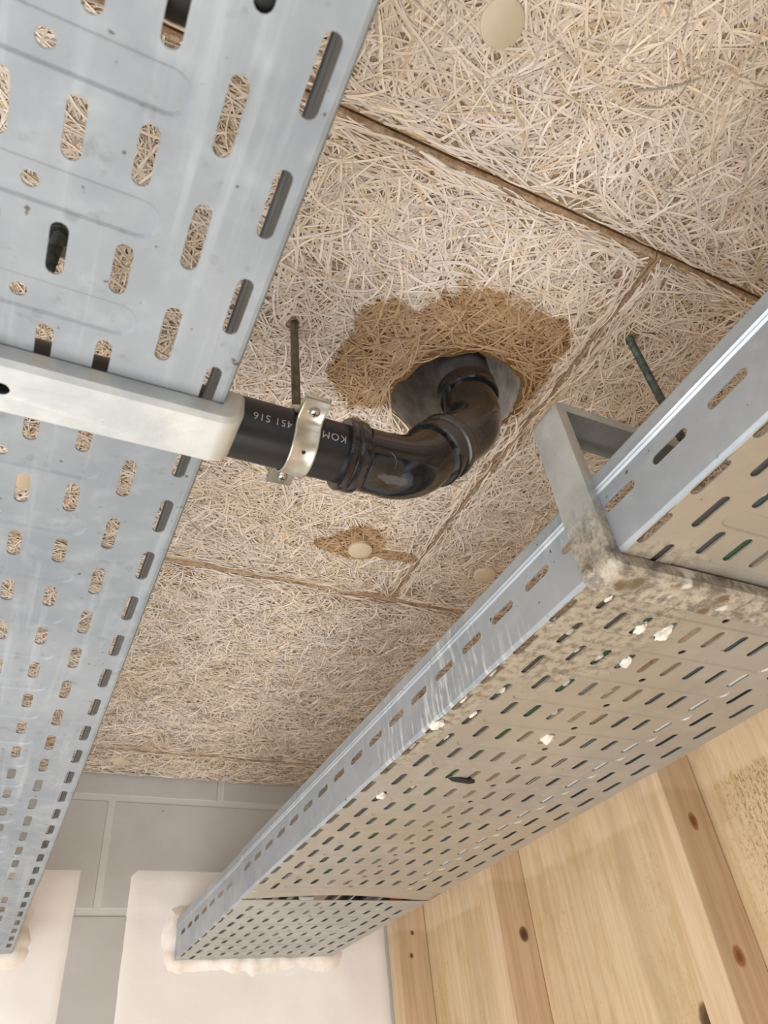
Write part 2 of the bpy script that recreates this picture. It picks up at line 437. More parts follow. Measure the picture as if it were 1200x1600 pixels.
def strands(x0, x1, y0, y1, layers, hole):
    ins = 0.0008
    x0, x1 = max(x0, -0.36) + .0016, min(x1, 1.02) - .0016; y0, y1 = max(y0, -0.16) + ins + .0022, y1 - ins - .0022
    n = int((x1 - x0) * (y1 - y0) * layers / 1.0e-4)
    S = 7
    cx = rng.uniform(x0, x1, n); cy = rng.uniform(y0, y1, n); a = rng.uniform(0, 2 * PI, n)
    ex, ey, ea = [], [], []
    for (ax, ay, bx, by) in ((x0, y0, x1, y0), (x0, y1, x1, y1), (x0, y0, x0, y1), (x1, y0, x1, y1)):
        ln = math.hypot(bx - ax, by - ay); m = int(ln * 0.016 * layers / 1.0e-4 * 1.05)
        t_ = rng.uniform(0, 1, m); off = rng.uniform(0, 1, m) ** 1.3 * 0.016
        horiz = abs(by - ay) < 1e-9
        ox = np.zeros(m) if horiz else off * (1 if ax == x0 else -1); oy = off * (1 if ay == y0 else -1) if horiz else np.zeros(m)
        ex.append(ax + (bx - ax) * t_ + ox); ey.append(ay + (by - ay) * t_ + oy)
        ea.append((0 if horiz else PI / 2) + rng.normal(0, 0.38, m))
    n0 = n
    cx = np.concatenate([cx] + ex); cy = np.concatenate([cy] + ey); a = np.concatenate([a] + ea); n = len(cx)
    L = rng.uniform(0.025, 0.085, n); L[n0:] *= 0.7; wd = rng.uniform(0.0009, 0.0022, n)
    k1 = rng.normal(0, 13, n); k2 = rng.normal(0, 170, n)
    t = (np.arange(S) / (S - 1) - 0.5)[None, :] * L[:, None]
    th = a[:, None] + k1[:, None] * t + k2[:, None] * t * t
    dt = (L / (S - 1))[:, None]
    px = np.cumsum(np.cos(th) * dt, 1); py = np.cumsum(np.sin(th) * dt, 1)
    px += (cx - px[:, S // 2])[:, None]; py += (cy - py[:, S // 2])[:, None]
    ok = ((px > x0) & (px < x1) & (py > y0) & (py < y1)).all(1)
    if hole: ok &= ~in_poly(px, py, HOLE_BIG).any(1)
    for rx, ry in RODS: ok &= (np.hypot(px - rx, py - ry) > 0.0065).all(1)
    px, py, th, wd, t, L = px[ok], py[ok], th[ok], wd[ok], t[ok], L[ok]
    n = len(px)
    dep = rng.uniform(0.0002, 0.0026, n)
    u = 2 * t / L[:, None]
    pz = 0.6 - dep[:, None] * (1 - u * u * 1.15) - 0.0002
    tilt = rng.uniform(-0.45, 0.45, n)[:, None] + rng.normal(0, 0.25, n)[:, None] * u
    hx = -np.sin(th) * np.cos(tilt) * wd[:, None] / 2; hy = np.cos(th) * np.cos(tilt) * wd[:, None] / 2; hz = np.sin(tilt) * wd[:, None] / 2
    V = np.empty((n, S, 2, 3), np.float32)
    V[..., 0, 0] = px + hx; V[..., 0, 1] = py + hy; V[..., 0, 2] = pz + hz + Z0
    V[..., 1, 0] = px - hx; V[..., 1, 1] = py - hy; V[..., 1, 2] = pz - hz + Z0
    base = (np.arange(n) * S * 2)[:, None] + (np.arange(S - 1) * 2)[None, :]
    F = np.stack([base, base + 1, base + 3, base + 2], -1).reshape(-1, 4)
    me = bpy.data.meshes.new('wood_wool')
    me.vertices.add(n * S * 2); me.vertices.foreach_set('co', V.reshape(-1))
    me.loops.add(F.size); me.loops.foreach_set('vertex_index', F.reshape(-1).astype(np.int32))
    me.polygons.add(len(F)); me.polygons.foreach_set('loop_start', (np.arange(len(F)) * 4).astype(np.int32))
    me.polygons.foreach_set('use_smooth', np.ones(len(F), bool))
    me.update(calc_edges=True)
    b = np.clip(rng.normal(0.96, 0.10, n), 0.6, 1.15)
    yel = rng.uniform(0, 1, n); kind = rng.uniform(0, 1, n)
    col = np.ones((n, 4), np.float32)
    col[:, 0] = b; col[:, 1] = b * (1 - 0.03 * yel); col[:, 2] = b * (1 - 0.13 * yel * yel)
    d = kind < 0.035; col[d, :3] *= np.array([0.62, 0.62, 0.62])
    d = (kind > 0.035) & (kind < 0.09); col[d, :3] *= np.array([0.82, 0.72, 0.55])
    at = me.color_attributes.new('tint', 'FLOAT_COLOR', 'POINT')
    at.data.foreach_set('color', np.repeat(col, S * 2, 0).reshape(-1))
    me.materials.append(M['strand'])
    return me

def cap(x, y, parent):
    mb = MB(); lathe(mb, (x, y, 0.601), (0, 0, -1), [(0, .0165), (.0046, .0165), (.0058, .0160), (.0066, .0140), (.0068, .0)], 40)
    mb.build('screw_cap', M['cap'], parent, smooth=35)

PANELS = [(-1.357, -0.157, -0.410, 0.190), (-0.157, 1.043, -0.410, 0.190), (-0.757, 0.443, 0.190, 0.790), (0.443, 1.643, 0.190, 0.790),
          (-1.357, -0.157, 0.790, 1.399), (-0.157, 1.043, 0.790, 1.399), (-0.257, 0.943, 1.399, 1.529), (-1.457, -0.257, 1.399, 1.529)]
CAPS = [(.201, .090), (.353, .691), (.550, .689), (.178, 1.457), (.86, .09), (-.06, .69), (.86, 1.30)]
for (x0, x1, y0, y1) in PANELS:
    hole = x0 < .347 < x1 and y0 < .408 < y1
    p = panel_mesh(x0, x1, y0, y1, hole).build('wood_wool_panel', [M['core'], M['edge']], ceil)
    if x1 > -0.3:
        me = strands(x0, x1, y0, y1, 3.6 if y0 < 0.5 else 3.0, hole)
        s_ = bpy.data.objects.new('wood_wool', me); C.objects.link(s_); s_.parent = p
        s_.matrix_parent_inverse = Matrix(); s_.location = (0, 0, 0); s_['kind'] = 'stuff'
    for (cx, cy) in CAPS:
        if x0 < cx < x1 and y0 < cy < y1: cap(cx, cy, p)

# ------------------------------------------------------------------ timber wall on the right
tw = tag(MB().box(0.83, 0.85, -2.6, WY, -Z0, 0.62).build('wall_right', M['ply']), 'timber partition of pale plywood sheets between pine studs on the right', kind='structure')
seams = [-1.0, -0.14, 0.29, 0.7105, 1.134, 1.50, WY - .001]
for a, b in zip(seams[:-1], seams[1:]):
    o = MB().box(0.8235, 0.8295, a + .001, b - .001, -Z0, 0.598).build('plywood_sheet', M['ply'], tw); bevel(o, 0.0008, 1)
for a, b in ((-.17, -.125), (.27, .315), (.688, .734), (1.112, 1.156), (1.478, 1.522)):
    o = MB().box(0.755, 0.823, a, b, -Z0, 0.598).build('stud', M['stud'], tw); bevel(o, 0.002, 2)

# white fire coating patches
def coating(name, x0, x1, z0, z1, label):
    mb = MB(); nx, nz = 44, 40
    P = []
    for j in range(nz + 1):
        for i in range(nx + 1):
            x = x0 + (x1 - x0) * i / nx; z = z0 + (z1 - z0) * j / nz
            e = (i in (0, nx)) * 1.0; ez = (j in (0, nz)) * 1.0
            x += e * noise.noise(Vector((z * 40, x, 1))) * .0012; z += ez * noise.noise(Vector((x * 40, z, 5))) * .0012
            d = 0.0022 + 0.0012 * noise.noise(Vector((x * 22, z * 22, 9)))
            jz = abs(z - 0.347); d -= 0.0012 * max(0, 1 - jz / 0.012)
            if e or ez: d = -0.0002
            P.append((x, WY - d, z))
    F = [(j * (nx + 1) + i, j * (nx + 1) + i + 1, (j + 1) * (nx + 1) + i + 1, (j + 1) * (nx + 1) + i) for j in range(nz) for i in range(nx)]
    mb.add(P, F)
    return tag(mb.build(name, M['coat'], None, 60, (0.5 * (x0 + x1), WY, z0)), label, 'fire coating', 'white coating patches on the block wall')
coating('fire_coating', 0.2325, 0.752, -0.02, 0.421, 'white fire coating patch on block wall around the right tray end')
coating('fire_coating', -0.20, 0.142, -0.02, 0.419, 'white fire coating patch on block wall around the left tray end')

# ------------------------------------------------------------------ cable trays
TH = 0.0010
def tray(name, label, x0, x1, z0, y0, y1, P, ya, cols, mats, lip=None, hside=0.067, lipcurve=0.0, inset=0.0):
    """cols: column centres (absolute x); phase a on the outer and inner columns, phase b on the second ones; ya: y of a phase-a slot"""
    t = thing(name, label, 'cable tray', (0.5 * (x0 + x1), 0.5 * (y0 + y1), z0), 'perforated cable trays under the ceiling')
    bmat, smat = mats
    n = len(cols)
    bounds = [x0 + 0.003] + [0.5 * (cols[i] + cols[i + 1]) for i in range(n - 1)] + [x1 - 0.003]
    mb = MB()
    def put(v, f, oy, z=z0):
        mb.add([(a, b + oy, z) for a, b in v], [tuple(reversed(q)) for q in f])
    def plain(xa, xb, a, b):
        if b - a > 1e-5: mb.add([(xa, a, z0), (xb, a, z0), (xb, b, z0), (xa, b, z0)], [(3, 2, 1, 0)])
    def tiles(first):            # tile starts first + k P that fit in y0..y1
        k0 = math.ceil((y0 - first) / P - 1e-6); k1 = math.floor((y1 - first) / P + 1e-6)
        return [first + k * P for k in range(k0, k1)]
    for i in (0, 1, n - 2, n - 1):
        ph = ya if i in (0, n - 1) else ya + P / 2
        v, f = fill2d([rect(bounds[i], bounds[i + 1], -P / 2, P / 2), capsule(cols[i], 0, 0.0072, 0.0305)])
        st = tiles(ph - P / 2)
        for s in st: put(v, f, s + P / 2)
        plain(bounds[i], bounds[i + 1], y0, st[0]); plain(bounds[i], bounds[i + 1], st[-1] + P, y1)
    xa, xb = bounds[2], bounds[n - 2]
    yc, yr = 0.0145, 0.0145 + P / 2
    xm = 0.5 * (xa + xb); hw = (xb - xa) / 2 - 0.0012
    outer = capsule(xm, yr, 0.0170, 2 * hw, False, 9); inner = capsule(xm, yr, 0.0144, 2 * hw - 0.0026, False, 9)
    v1, f1 = fill2d([rect(xa, xb, 0, P)] + [capsule(cols[i], yc, 0.0072, 0.0245) for i in range(2, n - 2)] + [outer])
    v2, f2 = fill2d([inner, [(xm + .0034 * math.cos(q * PI / 8), yr + .0034 * math.sin(q * PI / 8)) for q in range(16)]])
    st = tiles(ya - yc)
    RZ = 0.0011
    for s in st:
        put(v1, f1, s); put(v2, f2, s, z0 + RZ)
        m = len(outer)
        mb.add([(a, b + s, z0) for a, b in outer] + [(a, b + s, z0 + RZ) for a, b in inner], [(i, (i + 1) % m, m + (i + 1) % m, m + i) for i in range(m)])
    plain(xa, xb, y0, st[0]); plain(xa, xb, st[-1] + P, y1)
    base = solidify(mb.build('base_sheet', bmat, t), TH)
    # make the ramp faces agree with the sheet: normals down
    bm = bmesh.new(); bm.from_mesh(base.data)
    for q in bm.faces:
        if q.normal.z > 0: q.normal_flip()
    bm.to_mesh(base.data); bm.free()
    if lip:                       # unperforated end of the sheet, sprung up in the middle
        lb = MB(); nx, ny = 24, 8; V = []
        for j in range(ny + 1):
            for i in range(nx + 1):
                u = i / nx; w = j / ny
                V.append((x0 + .003 + (x1 - x0 - .006) * u, y1 + lip * w, z0 + lipcurve * math.sin(PI * min(1, u * 1.02)) ** 1.5 * w * w))
        lb.add(V, [((j + 1) * (nx + 1) + i, (j + 1) * (nx + 1) + i + 1, j * (nx + 1) + i + 1, j * (nx + 1) + i) for j in range(ny) for i in range(nx)])
        solidify(lb.build('end_lip', bmat, t, 40), TH)
    ye = y1 + (lip or 0)
    for sgn, xe in ((-1, x0), (1, x1)):
        sb = MB()
        # outward is sgn in x
        prof = [(-.003, 0), (-.0012, .0005), (0, .003), (0, .0255), None, (0, .0445), (0, .0500), (.0014, .0514), (0, .0528), (0, .0534), (.0014, .0548), (0, .0562), (0, .0655), (-.0008, hside), (-.0020, hside)]
        segs = []; cur = []
        for q in prof:
            if q is None: segs.append(cur); cur = []
            else: cur.append(q)
        segs.append(cur)
        for sg in segs:
            ra = [(xe + sgn * a, y0, z0 + b) for a, b in sg]; rb = [(p[0], ye, p[2]) for p in ra]
            m = len(sg)
            F = [(i, i + 1, m + i + 1, m + i) if sgn < 0 else (m + i, m + i + 1, i + 1, i) for i in range(m - 1)]
            sb.add(ra + rb, F)
        v, f = fill2d([rect(-P / 2, P / 2, .0255, .0445), capsule(0, .0350, .0074, .0310, False)])
        first = SIDE_Y; k0 = math.ceil((y0 + P / 2 - first) / P); k1 = math.floor((ye - P / 2 - first) / P)
        for k in range(k0, k1 + 1):
            yy = first + k * P
            sb.add([(xe, yy + a, z0 + b) for a, b in v], [tuple(reversed(q)) if sgn > 0 else tuple(q) for q in f])
        for a, b in ((y0, first + k0 * P - P / 2), (first + k1 * P + P / 2, ye)):
            q = [(xe, a, z0 + .0255), (xe, b, z0 + .0255), (xe, b, z0 + .0445), (xe, a, z0 + .0445)]
            sb.add(q, [(3, 2, 1, 0) if sgn < 0 else (0, 1, 2, 3)])
        o = sb.build('side_wall', smat, t)
        bm = bmesh.new(); bm.from_mesh(o.data)
        bmesh.ops.remove_doubles(bm, verts=bm.verts[:], dist=1e-6)
        for q in bm.faces:
            if abs(q.normal.x) > .5 and q.calc_center_median().z < .05 and q.normal.x * sgn < 0: q.normal_flip()
        bm.to_mesh(o.data); bm.free()
        solidify(o, TH)
    return t

ZL, ZR = 0.285, 0.270
SIDE_Y = 0.3925
PL, PR = 0.05065, 0.0489
colsL = [(-.152 + k * .0883) * ZL for k in (-3.5, -2.5, -1.5, -.5, .5, 1.5, 2.5, 3.5)]
colsR = [q * ZR for q in (1.214, 1.303, 1.393, 1.484, 1.576, 1.667, 1.760, 1.855, 1.953, 2.052, 2.153, 2.258)]
XL0, XL1 = -0.152 * ZL - 0.0985, -0.152 * ZL + 0.0985
XR0, XR1 = 1.193 * ZR, 2.345 * ZR
tray('cable_tray', 'near length of the pale narrow galvanised tray on the left, beside the black pipe', XL0, XL1, ZL, -0.35, 1.124, PL, .293 * ZL, colsL, (M['tray'], M['tray']))
tray('cable_tray', 'far length of the narrow left tray, running into the white wall patch', XL0 + .0012, XL1 - .0012, ZL + .0004, 1.1252, 1.535, PL, .293 * ZL + .012, colsL, (M['tray'], M['tray']))
tr = tray('cable_tray', 'near length of the wide dirty galvanised tray on the right, spattered with white foam', XR0, XR1, ZR, -0.35, 1.066, PR, 1.231 * ZR, colsR, (M['tray_r'], M['side']), lip=.042, lipcurve=.006)
tr_far = tray('cable_tray', 'far length of the wide right tray, beyond the gaping seam', XR0 + .0022, XR1 - .0022, ZR - .0003, 1.1130, 1.535, PR, 1.231 * ZR + .02, colsR, (M['tray_far'], M['side']))

# residue stuck in the slots of the right tray
def lump(x, y, r, sx=1, sy=1, sz=0.7, mat='foam', name='foam_lump', parent=tr, seed=0, z=None):
    bm = bmesh.new(); bmesh.ops.create_icosphere(bm, subdivisions=3, radius=1)
    mb = MB(); off = Vector((seed * 3.1, seed * 1.7, seed))
    V = []
    for p in bm.verts:
        k = 1 + 0.45 * noise.noise(p.co * 1.7 + off) + 0.22 * noise.noise(p.co * 4.5 + off)
        V.append((x + p.co.x * k * r * sx, y + p.co.y * k * r * sy, (ZR if z is None else z) + p.co.z * k * r * sz))
    F = [tuple(p.index for p in q.verts) for q in bm.faces]; bm.free()
    mb.add(V, F)
    return mb.build(name, M[mat], parent, smooth=60)
FO = [(1.488, 1.238, .0058, .8, 1.3), (1.575, 1.240, .0072, .8, 1.35), (1.48, 1.415, .005, .8, 1.6), (1.578, 1.41, .006, .8, 1.3), (1.483, 1.585, .0042, .8, 1.6),
      (1.388, 1.40, .004, .8, 1.4), (1.306, 1.15, .0038, .8, 1.6), (1.304, 1.32, .0042, .8, 1.6), (1.303, 1.679, .005, .8, 1.8), (1.214, 1.766, .0042, .8, 1.9), (1.212, 1.59, .0040, .8, 1.9),
      (1.211, 1.939, .0062, .9, 1.6), (1.301, 1.854, .0045, .8, 1.9), (1.214, 2.126, .0040, .8, 2.0), (1.302, 2.034, .0034, .8, 2.0), (1.666, 1.95, .0075, 1.0, 1.1), (1.666, 1.60, .0032, .8, 1.5),
      (1.576, 1.775, .0045, .8, 1.6), (1.302, 2.57, .0068, .9, 1.1), (1.393, 2.47, .004, .8, 1.9), (1.576, 1.49, .003, 1, 1), (1.305, .87, .0030, .8, 2), (1.38, .69, .0035, .8, 2.2), (1.225, 1.30, .004, 1, 1.4)]
for i, (a, b, r, sx, sy) in enumerate(FO):
    big = r > .0055; lump(a * ZR, b * ZR, r * (.85 if big else .78), sx * (1 if big else .9), sy, 0.75, 'foam' if big else ('foam_dull' if i % 3 else 'foam'), seed=i + 1, z=ZR + (0 if big else .0022))
tp = lump(1.55 * ZR, 2.36 * ZR, .006, 2.4, .8, .5, 'tape', 'black_tape_scrap', seed=40)

# cables lying in the trays
def cable(name, label, pts, r, mat, group=None, n=10):
    mb = MB(); P = [Vector(p) for p in pts]; R = []
    for i, p in enumerate(P):
        d = (P[min(i + 1, len(P) - 1)] - P[max(i - 1, 0)]).normalized()
        up = Vector((0, 0, 1)); u = d.cross(up).normalized(); w = u.cross(d)
        R.append(circle(p, r, u, w, n))
    mb.rings(R)
    return tag(mb.build(name, M[mat], None, 50, tuple(P[0])), label, 'cable', group)
def along(x, z, wob, seed, y0=-0.33, y1=1.52, n=60, r=.005):
    out = []
    for i in range(n + 1):
        y = y0 + (y1 - y0) * i / n
        lift = .0075 * math.exp(-((y - 1.12) / .07) ** 2)
        out.append((x + wob * noise.noise(Vector((y * 4, seed, 0))), y, z + lift))
    return out
for x, r, m, lab in ((1.306, .0056, 'c_dark', 'dark grey cable in the right tray, first from its left side wall'),
                     (1.402, .0058, 'c_slate', 'slate grey cable in the right tray, second from its left side wall'),
                     (1.490, .0050, 'c_green', 'dark green cable in the right tray beside the slate one'),
                     (1.578, .0060, 'c_grey', 'grey cable in the right tray beside the green one'),
                     (1.770, .0050, 'c_brown', 'brown cable in the right tray near its middle'),
                     (1.858, .0062, 'c_slate', 'slate grey cable in the right tray between brown and black ones'),
                     (1.956, .0064, 'c_black', 'black cable in the right tray with a thin white one next to it'),
                     (2.066, .0020, 'c_white', 'thin white cable in the right tray between the two black ones'),
                     (2.170, .0080, 'c_black', 'thick black cable in the right tray beyond the thin white one'),
                     (2.268, .0070, 'c_dark', 'dark grey cable in the right tray along the wall by the timber partition')):
    cable('cable', lab, along(x * ZR, ZR + .0012 + r, .003, x * 9), r, m, 'cables in the right tray')
blk = [(.030, -.30 + .045 * i, ZL + .0192) for i in range(8)] + [(.029, .045, ZL + .0192), (.025, .060, ZL + .0192), (.017, .070, ZL + .0192), (.005, .0755, ZL + .0192)] + [(.005 - .012 * i, .0765 - .0006 * i, ZL + .0192) for i in range(1, 11)]
cable('cable', 'thick black cable crossing inside the left tray at the top of the photo', blk, .017, 'c_black', n=20)
red = cable('wire_end', 'short red wire end showing in the seam of the right tray', [(.565, 1.118, ZR + .004), (.572, 1.118, ZR + .004), (.585, 1.119, ZR + .0045)], .0035, 'c_red')
red['category'] = 'wire'
pw = cable('wire_end', 'short white wire end showing in the seam of the right tray', [(.413, 1.112, ZR + .0035), (.422, 1.113, ZR + .0035), (.435, 1.114, ZR + .004)], .0032, 'c_white')
pw['category'] = 'wire'

# ------------------------------------------------------------------ hangers
def hanger(name, label, xs, xe, zb, zt, ya, yb, rod_x, mat, lip, side):
    """U-channel bent to a C. xs = outer face of the upright, xe = outer face of the lip; side = -1 upright on the left"""
    t = thing(name, label, 'hanger', (rod_x, 0.5 * (ya + yb), zb), 'channel hangers of the cable trays')
    H_ = 0.0105; R_ = 0.011
    path = []       # (point, inward normal) in XZ, web (outer) line
    def arc(cx, cz, a0, a1, n=7):
        for i in range(n + 1):
            a = a0 + (a1 - a0) * i / n
            path.append(((cx + R_ * math.cos(a), cz + R_ * math.sin(a)), (-math.cos(a), -math.sin(a))))
    xtop = rod_x + 0.022 * (1 if xe > xs else -1)
    sg = 1 if xe > xs else -1
    def mx(x): return x
    path.append(((xtop, zt), (0, -1)))
    if sg > 0:
        arc(xs + R_, zt - R_, PI / 2, PI); arc(xs + R_, zb + R_, PI, 1.5 * PI)
        arc(xe - R_, zb + R_, 1.5 * PI, 2 * PI)
    else:
        arc(xs - R_, zt - R_, PI / 2, 0); arc(xs - R_, zb + R_, 0, -PI / 2)
    if sg > 0: path.append(((xe, zb + lip), (-1, 0)))
    ib0 = next(i for i in range(1, len(path)) if abs(path[i][0][1] - zb) < 1e-6 and abs(path[i + 1][0][1] - zb) < 1e-6)
    mb = MB(); rows_ = []
    c = 0.002
    for (p, nn) in path:
        def q(y, d): return (p[0] + nn[0] * d, y, p[1] + nn[1] * d)
        rows_.append([q(ya, H_), q(ya, c), q(ya + c, 0), q(yb - c, 0), q(yb, c), q(yb, H_)])
    for i in range(len(rows_) - 1):
        for j in range(5):
            if i == ib0 and j == 2: continue
            mb.add([rows_[i][j], rows_[i][j + 1], rows_[i + 1][j + 1], rows_[i + 1][j]], [(0, 1, 2, 3)])
    A, B = path[ib0][0][0], path[ib0 + 1][0][0]
    hl = [(rod_x + .0038 * math.cos(k * PI / 10), 0.5 * (ya + yb) + .0038 * math.sin(k * PI / 10)) for k in range(20)]
    v, f = fill2d([rect(min(A, B), max(A, B), ya + c, yb - c), hl])
    mb.add([(a, b, zb) for a, b in v], [tuple(reversed(k)) for k in f])
    o = mb.build('channel', mat, t)
    bm = bmesh.new(); bm.from_mesh(o.data); bmesh.ops.remove_doubles(bm, verts=bm.verts[:], dist=1e-6)
    bmesh.ops.recalc_face_normals(bm, faces=bm.faces[:])
    bm.to_mesh(o.data); bm.free()
    o.data.polygons.foreach_set('use_smooth', [True] * len(o.data.polygons)); o.data.set_sharp_from_angle(angle=math.radians(30))
    solidify(o, .0016, 0)
    w_ = o.modifiers.new('normals', 'WEIGHTED_NORMAL'); w_.keep_sharp = True; w_.weight = 100
    return t
def rod(parent, x, y, z0, z1, r, mat, thread):
    mb = MB(); prof = []
    if thread:
        z = z0
        while z < z1: prof += [(z - z0, r), (z - z0 + .0007, r * .86)]; z += .00125
    else: prof = [(0, r), (z1 - z0, r)]
    lathe(mb, (x, y, z0), (0, 0, 1), prof, 14)
    mb.build('threaded_rod', mat, parent, 30)
def nut(parent, x, y, z, r, h, mat):
    mb = MB(); lathe(mb, (x, y, z), (0, 0, 1), [(0, r * .9), (h * .12, r), (h * .88, r), (h, r * .9)], 6); mb.build('nut', mat, parent)

hr = hanger('tray_hanger', 'galvanised channel hanger holding up the wide right tray, its foot caked with mortar', 0.3125, XR1 + .012, ZR - .0115, 0.419, .2625, .2925, 0.478, M['hanger_d'], .02, -1)
rod(hr, .478, .2775, .40, .618, .004, M['rod_d'], True); nut(hr, .478, .275, .4255, .0075, .0065, M['rod_d']); nut(hr, .478, .275, .408, .0075, .0065, M['rod_d'])
sp = MB(); sp.rings([[(.485, .266, .6), (.4855, .2665, .6), (.485, .267, .6)], [(.4905, .2575, .588), (.4909, .258, .588), (.4905, .2585, .588)], [(.494, .252, .583), (.4941, .2521, .583), (.494, .2522, .583)]])
sp.build('dark_splinter', M['tape'], hr)
hl_ = hanger('tray_hanger', 'white galvanised channel hanger under the narrow left tray', XL0 - .010, XL1 + .0095, ZL - .0115, 0.424, .2415, .2725, -.044, M['hanger'], .022, -1)
rod(hl_, -.044, .2585, .375, .618, .004, M['rod_d'], True); nut(hl_, -.044, .2585, .4255, .0075, .0065, M['rod_d']); nut(hl_, -.044, .2585, .412, .0075, .0065, M['rod_d'])

# ------------------------------------------------------------------ drain pipe
YP = 0.386; ZP = 0.4335
dp = thing('drain_pipe', 'black plastic drain pipe bending up through the stained hole in the ceiling', 'pipe', (0.2, YP, ZP))
def bend_path():
    A = Vector((-0.42, ZP)); B = Vector((0.250, ZP)); D = Vector((0.340, ZP + 0.090)); E_ = Vector((0.340, 0.76))
    pts = []
    R = 0.052; tl = R * math.tan(PI / 8)
    def seg(a, b, n):
        for i in range(n): pts.append(a.lerp(b, i / n))
    d1 = Vector((1, 0)); d2 = Vector((1, 1)).normalized(); d3 = Vector((0, 1))
    seg(A, Vector((0.15, ZP)), 20); seg(Vector((0.15, ZP)), B - d1 * tl, 30)
    c = B - d1 * tl + Vector((0, R))
    for i in range(12): a = -PI / 2 + PI / 4 * i / 12; pts.append(c + Vector((math.cos(a), math.sin(a))) * R)
    seg(B + d2 * tl, D - d2 * tl, 40)
    c2 = D - d2 * tl + Vector((-1, 1)).normalized() * R
    for i in range(12): a = -PI / 4 + PI / 4 * i / 12; pts.append(c2 + Vector((math.cos(a), math.sin(a))) * R)
    seg(D + d3 * tl, E_, 60); pts.append(E_)
    return pts
PATH = bend_path()
SL = [0.0]
for a, b in zip(PATH[:-1], PATH[1:]): SL.append(SL[-1] + (b - a).length)
def at_s(s):
    s = max(0, min(SL[-1] - 1e-6, s))
    lo = max(i for i in range(len(SL)) if SL[i] <= s) if s < SL[-1] else len(SL) - 2
    lo = min(lo, len(SL) - 2)
    t = (s - SL[lo]) / (SL[lo + 1] - SL[lo])
    p = PATH[lo].lerp(PATH[lo + 1], t)
    i0, i1 = max(lo - 1, 0), min(lo + 2, len(PATH) - 1)
    d = (PATH[i1] - PATH[i0]).normalized()
    return p, d
def s_of_x(x): return x + 0.42
sB = 0.250 + 0.42 - 0.0215; sarc = 0.052 * PI / 4
sdiag0 = sB + sarc; diag = 0.090 * math.sqrt(2) - 2 * 0.02154; sdiag1 = sdiag0 + diag; sV = sdiag1 + sarc
print('pipe s', sB, sdiag0, sdiag1, sV, SL[-1])
def tube(prof, n=40):
    """prof (s, r) -> swept mesh; extra samples are put in long gaps so bends stay round"""
    q = []
    for (s, r), (s2, r2) in zip(prof[:-1], prof[1:]):
        k = max(1, int(abs(s2 - s) / 0.005)); k = min(k, 60)
        for i in range(k): q.append((s + (s2 - s) * i / k, r + (r2 - r) * i / k))
    q.append(prof[-1])
    R = []
    for s, r in q:
        p, d = at_s(s); u = Vector((0, 1, 0)); w = Vector((-d.y, 0, d.x))
        R.append(circle((p.x, YP, p.y), r, u, w, n))
    return MB().rings(R)
r0 = .0252
pipe = tube([(0, r0), (s_of_x(.205), r0)]).build('pipe', M['pipe'], dp, 35)
x = s_of_x(.186)
# first elbow: socket with double lip, body, spigot end bead
e1 = [(x, .0258), (x, .0298), (x + .0015, .0312), (x + .0055, .0312), (x + .0068, .0302), (x + .0080, .0300), (x + .0092, .0312), (x + .0125, .0316), (x + .0165, .0308), (x + .0185, .0286),
      (x + .0215, .0278), (sB - .006, .0276), (sB + .001, .0284), (sdiag0 - .002, .0284), (sdiag0 + .006, .0276), (sdiag0 + .0235, .0276)]
tube(e1).build('elbow', M['fitting'], dp, 35)
y = sdiag0 + .0185
e2 = [(y, .0262), (y, .0302), (y + .0016, .0316), (y + .0060, .0316), (y + .0075, .0298), (y + .019, .0296), (y + .0202, .0316), (y + .0255, .0322), (y + .0285, .0314), (y + .0315, .0288), (sdiag1 + .004, .0280), (sV, .0280), (sV + .034, .0272)]
tube(e2).build('elbow', M['fitting'], dp, 35)
# chalky bead of old sealant on the collar
w0 = sV + .020
rs = [(w0, .0262), (w0, .0300), (w0 + .0016, .0316), (w0 + .0062, .0316), (w0 + .0076, .0300), (w0 + .0100, .0300), (w0 + .0120, .0312), (w0 + .0165, .0312), (w0 + .0185, .0292), (w0 + .03, .0288), (SL[-1], .0288)]
o = tube(rs[:9]).build('riser_collar', M['fitting'], dp, 35)
o = tube([(w0 + .016, .0286), (SL[-1], .0286)]).build('riser', M['riser'], dp, 35)
# raised crescents moulded on the elbow
def crescent(xc, ang, rad, a0, a1):
    mb = MB(); R = []
    for i in range(15):
        a = a0 + (a1 - a0) * i / 14
        px = xc + rad * math.cos(a); th = ang + rad * math.sin(a) / .0278
        c = Vector((px, YP + .0278 * math.cos(th), ZP + .0278 * math.sin(th)))
        n_ = Vector((0, math.cos(th), math.sin(th)))
        R.append([tuple(c + n_ * .0006), tuple(c + Vector((.0005, 0, 0))), tuple(c - Vector((.0005, 0, 0)))])
    mb.rings(R); mb.build('moulded_mark', M['riser'], dp)
crescent(.219, math.radians(222), .0085, -1.5, 0.5)

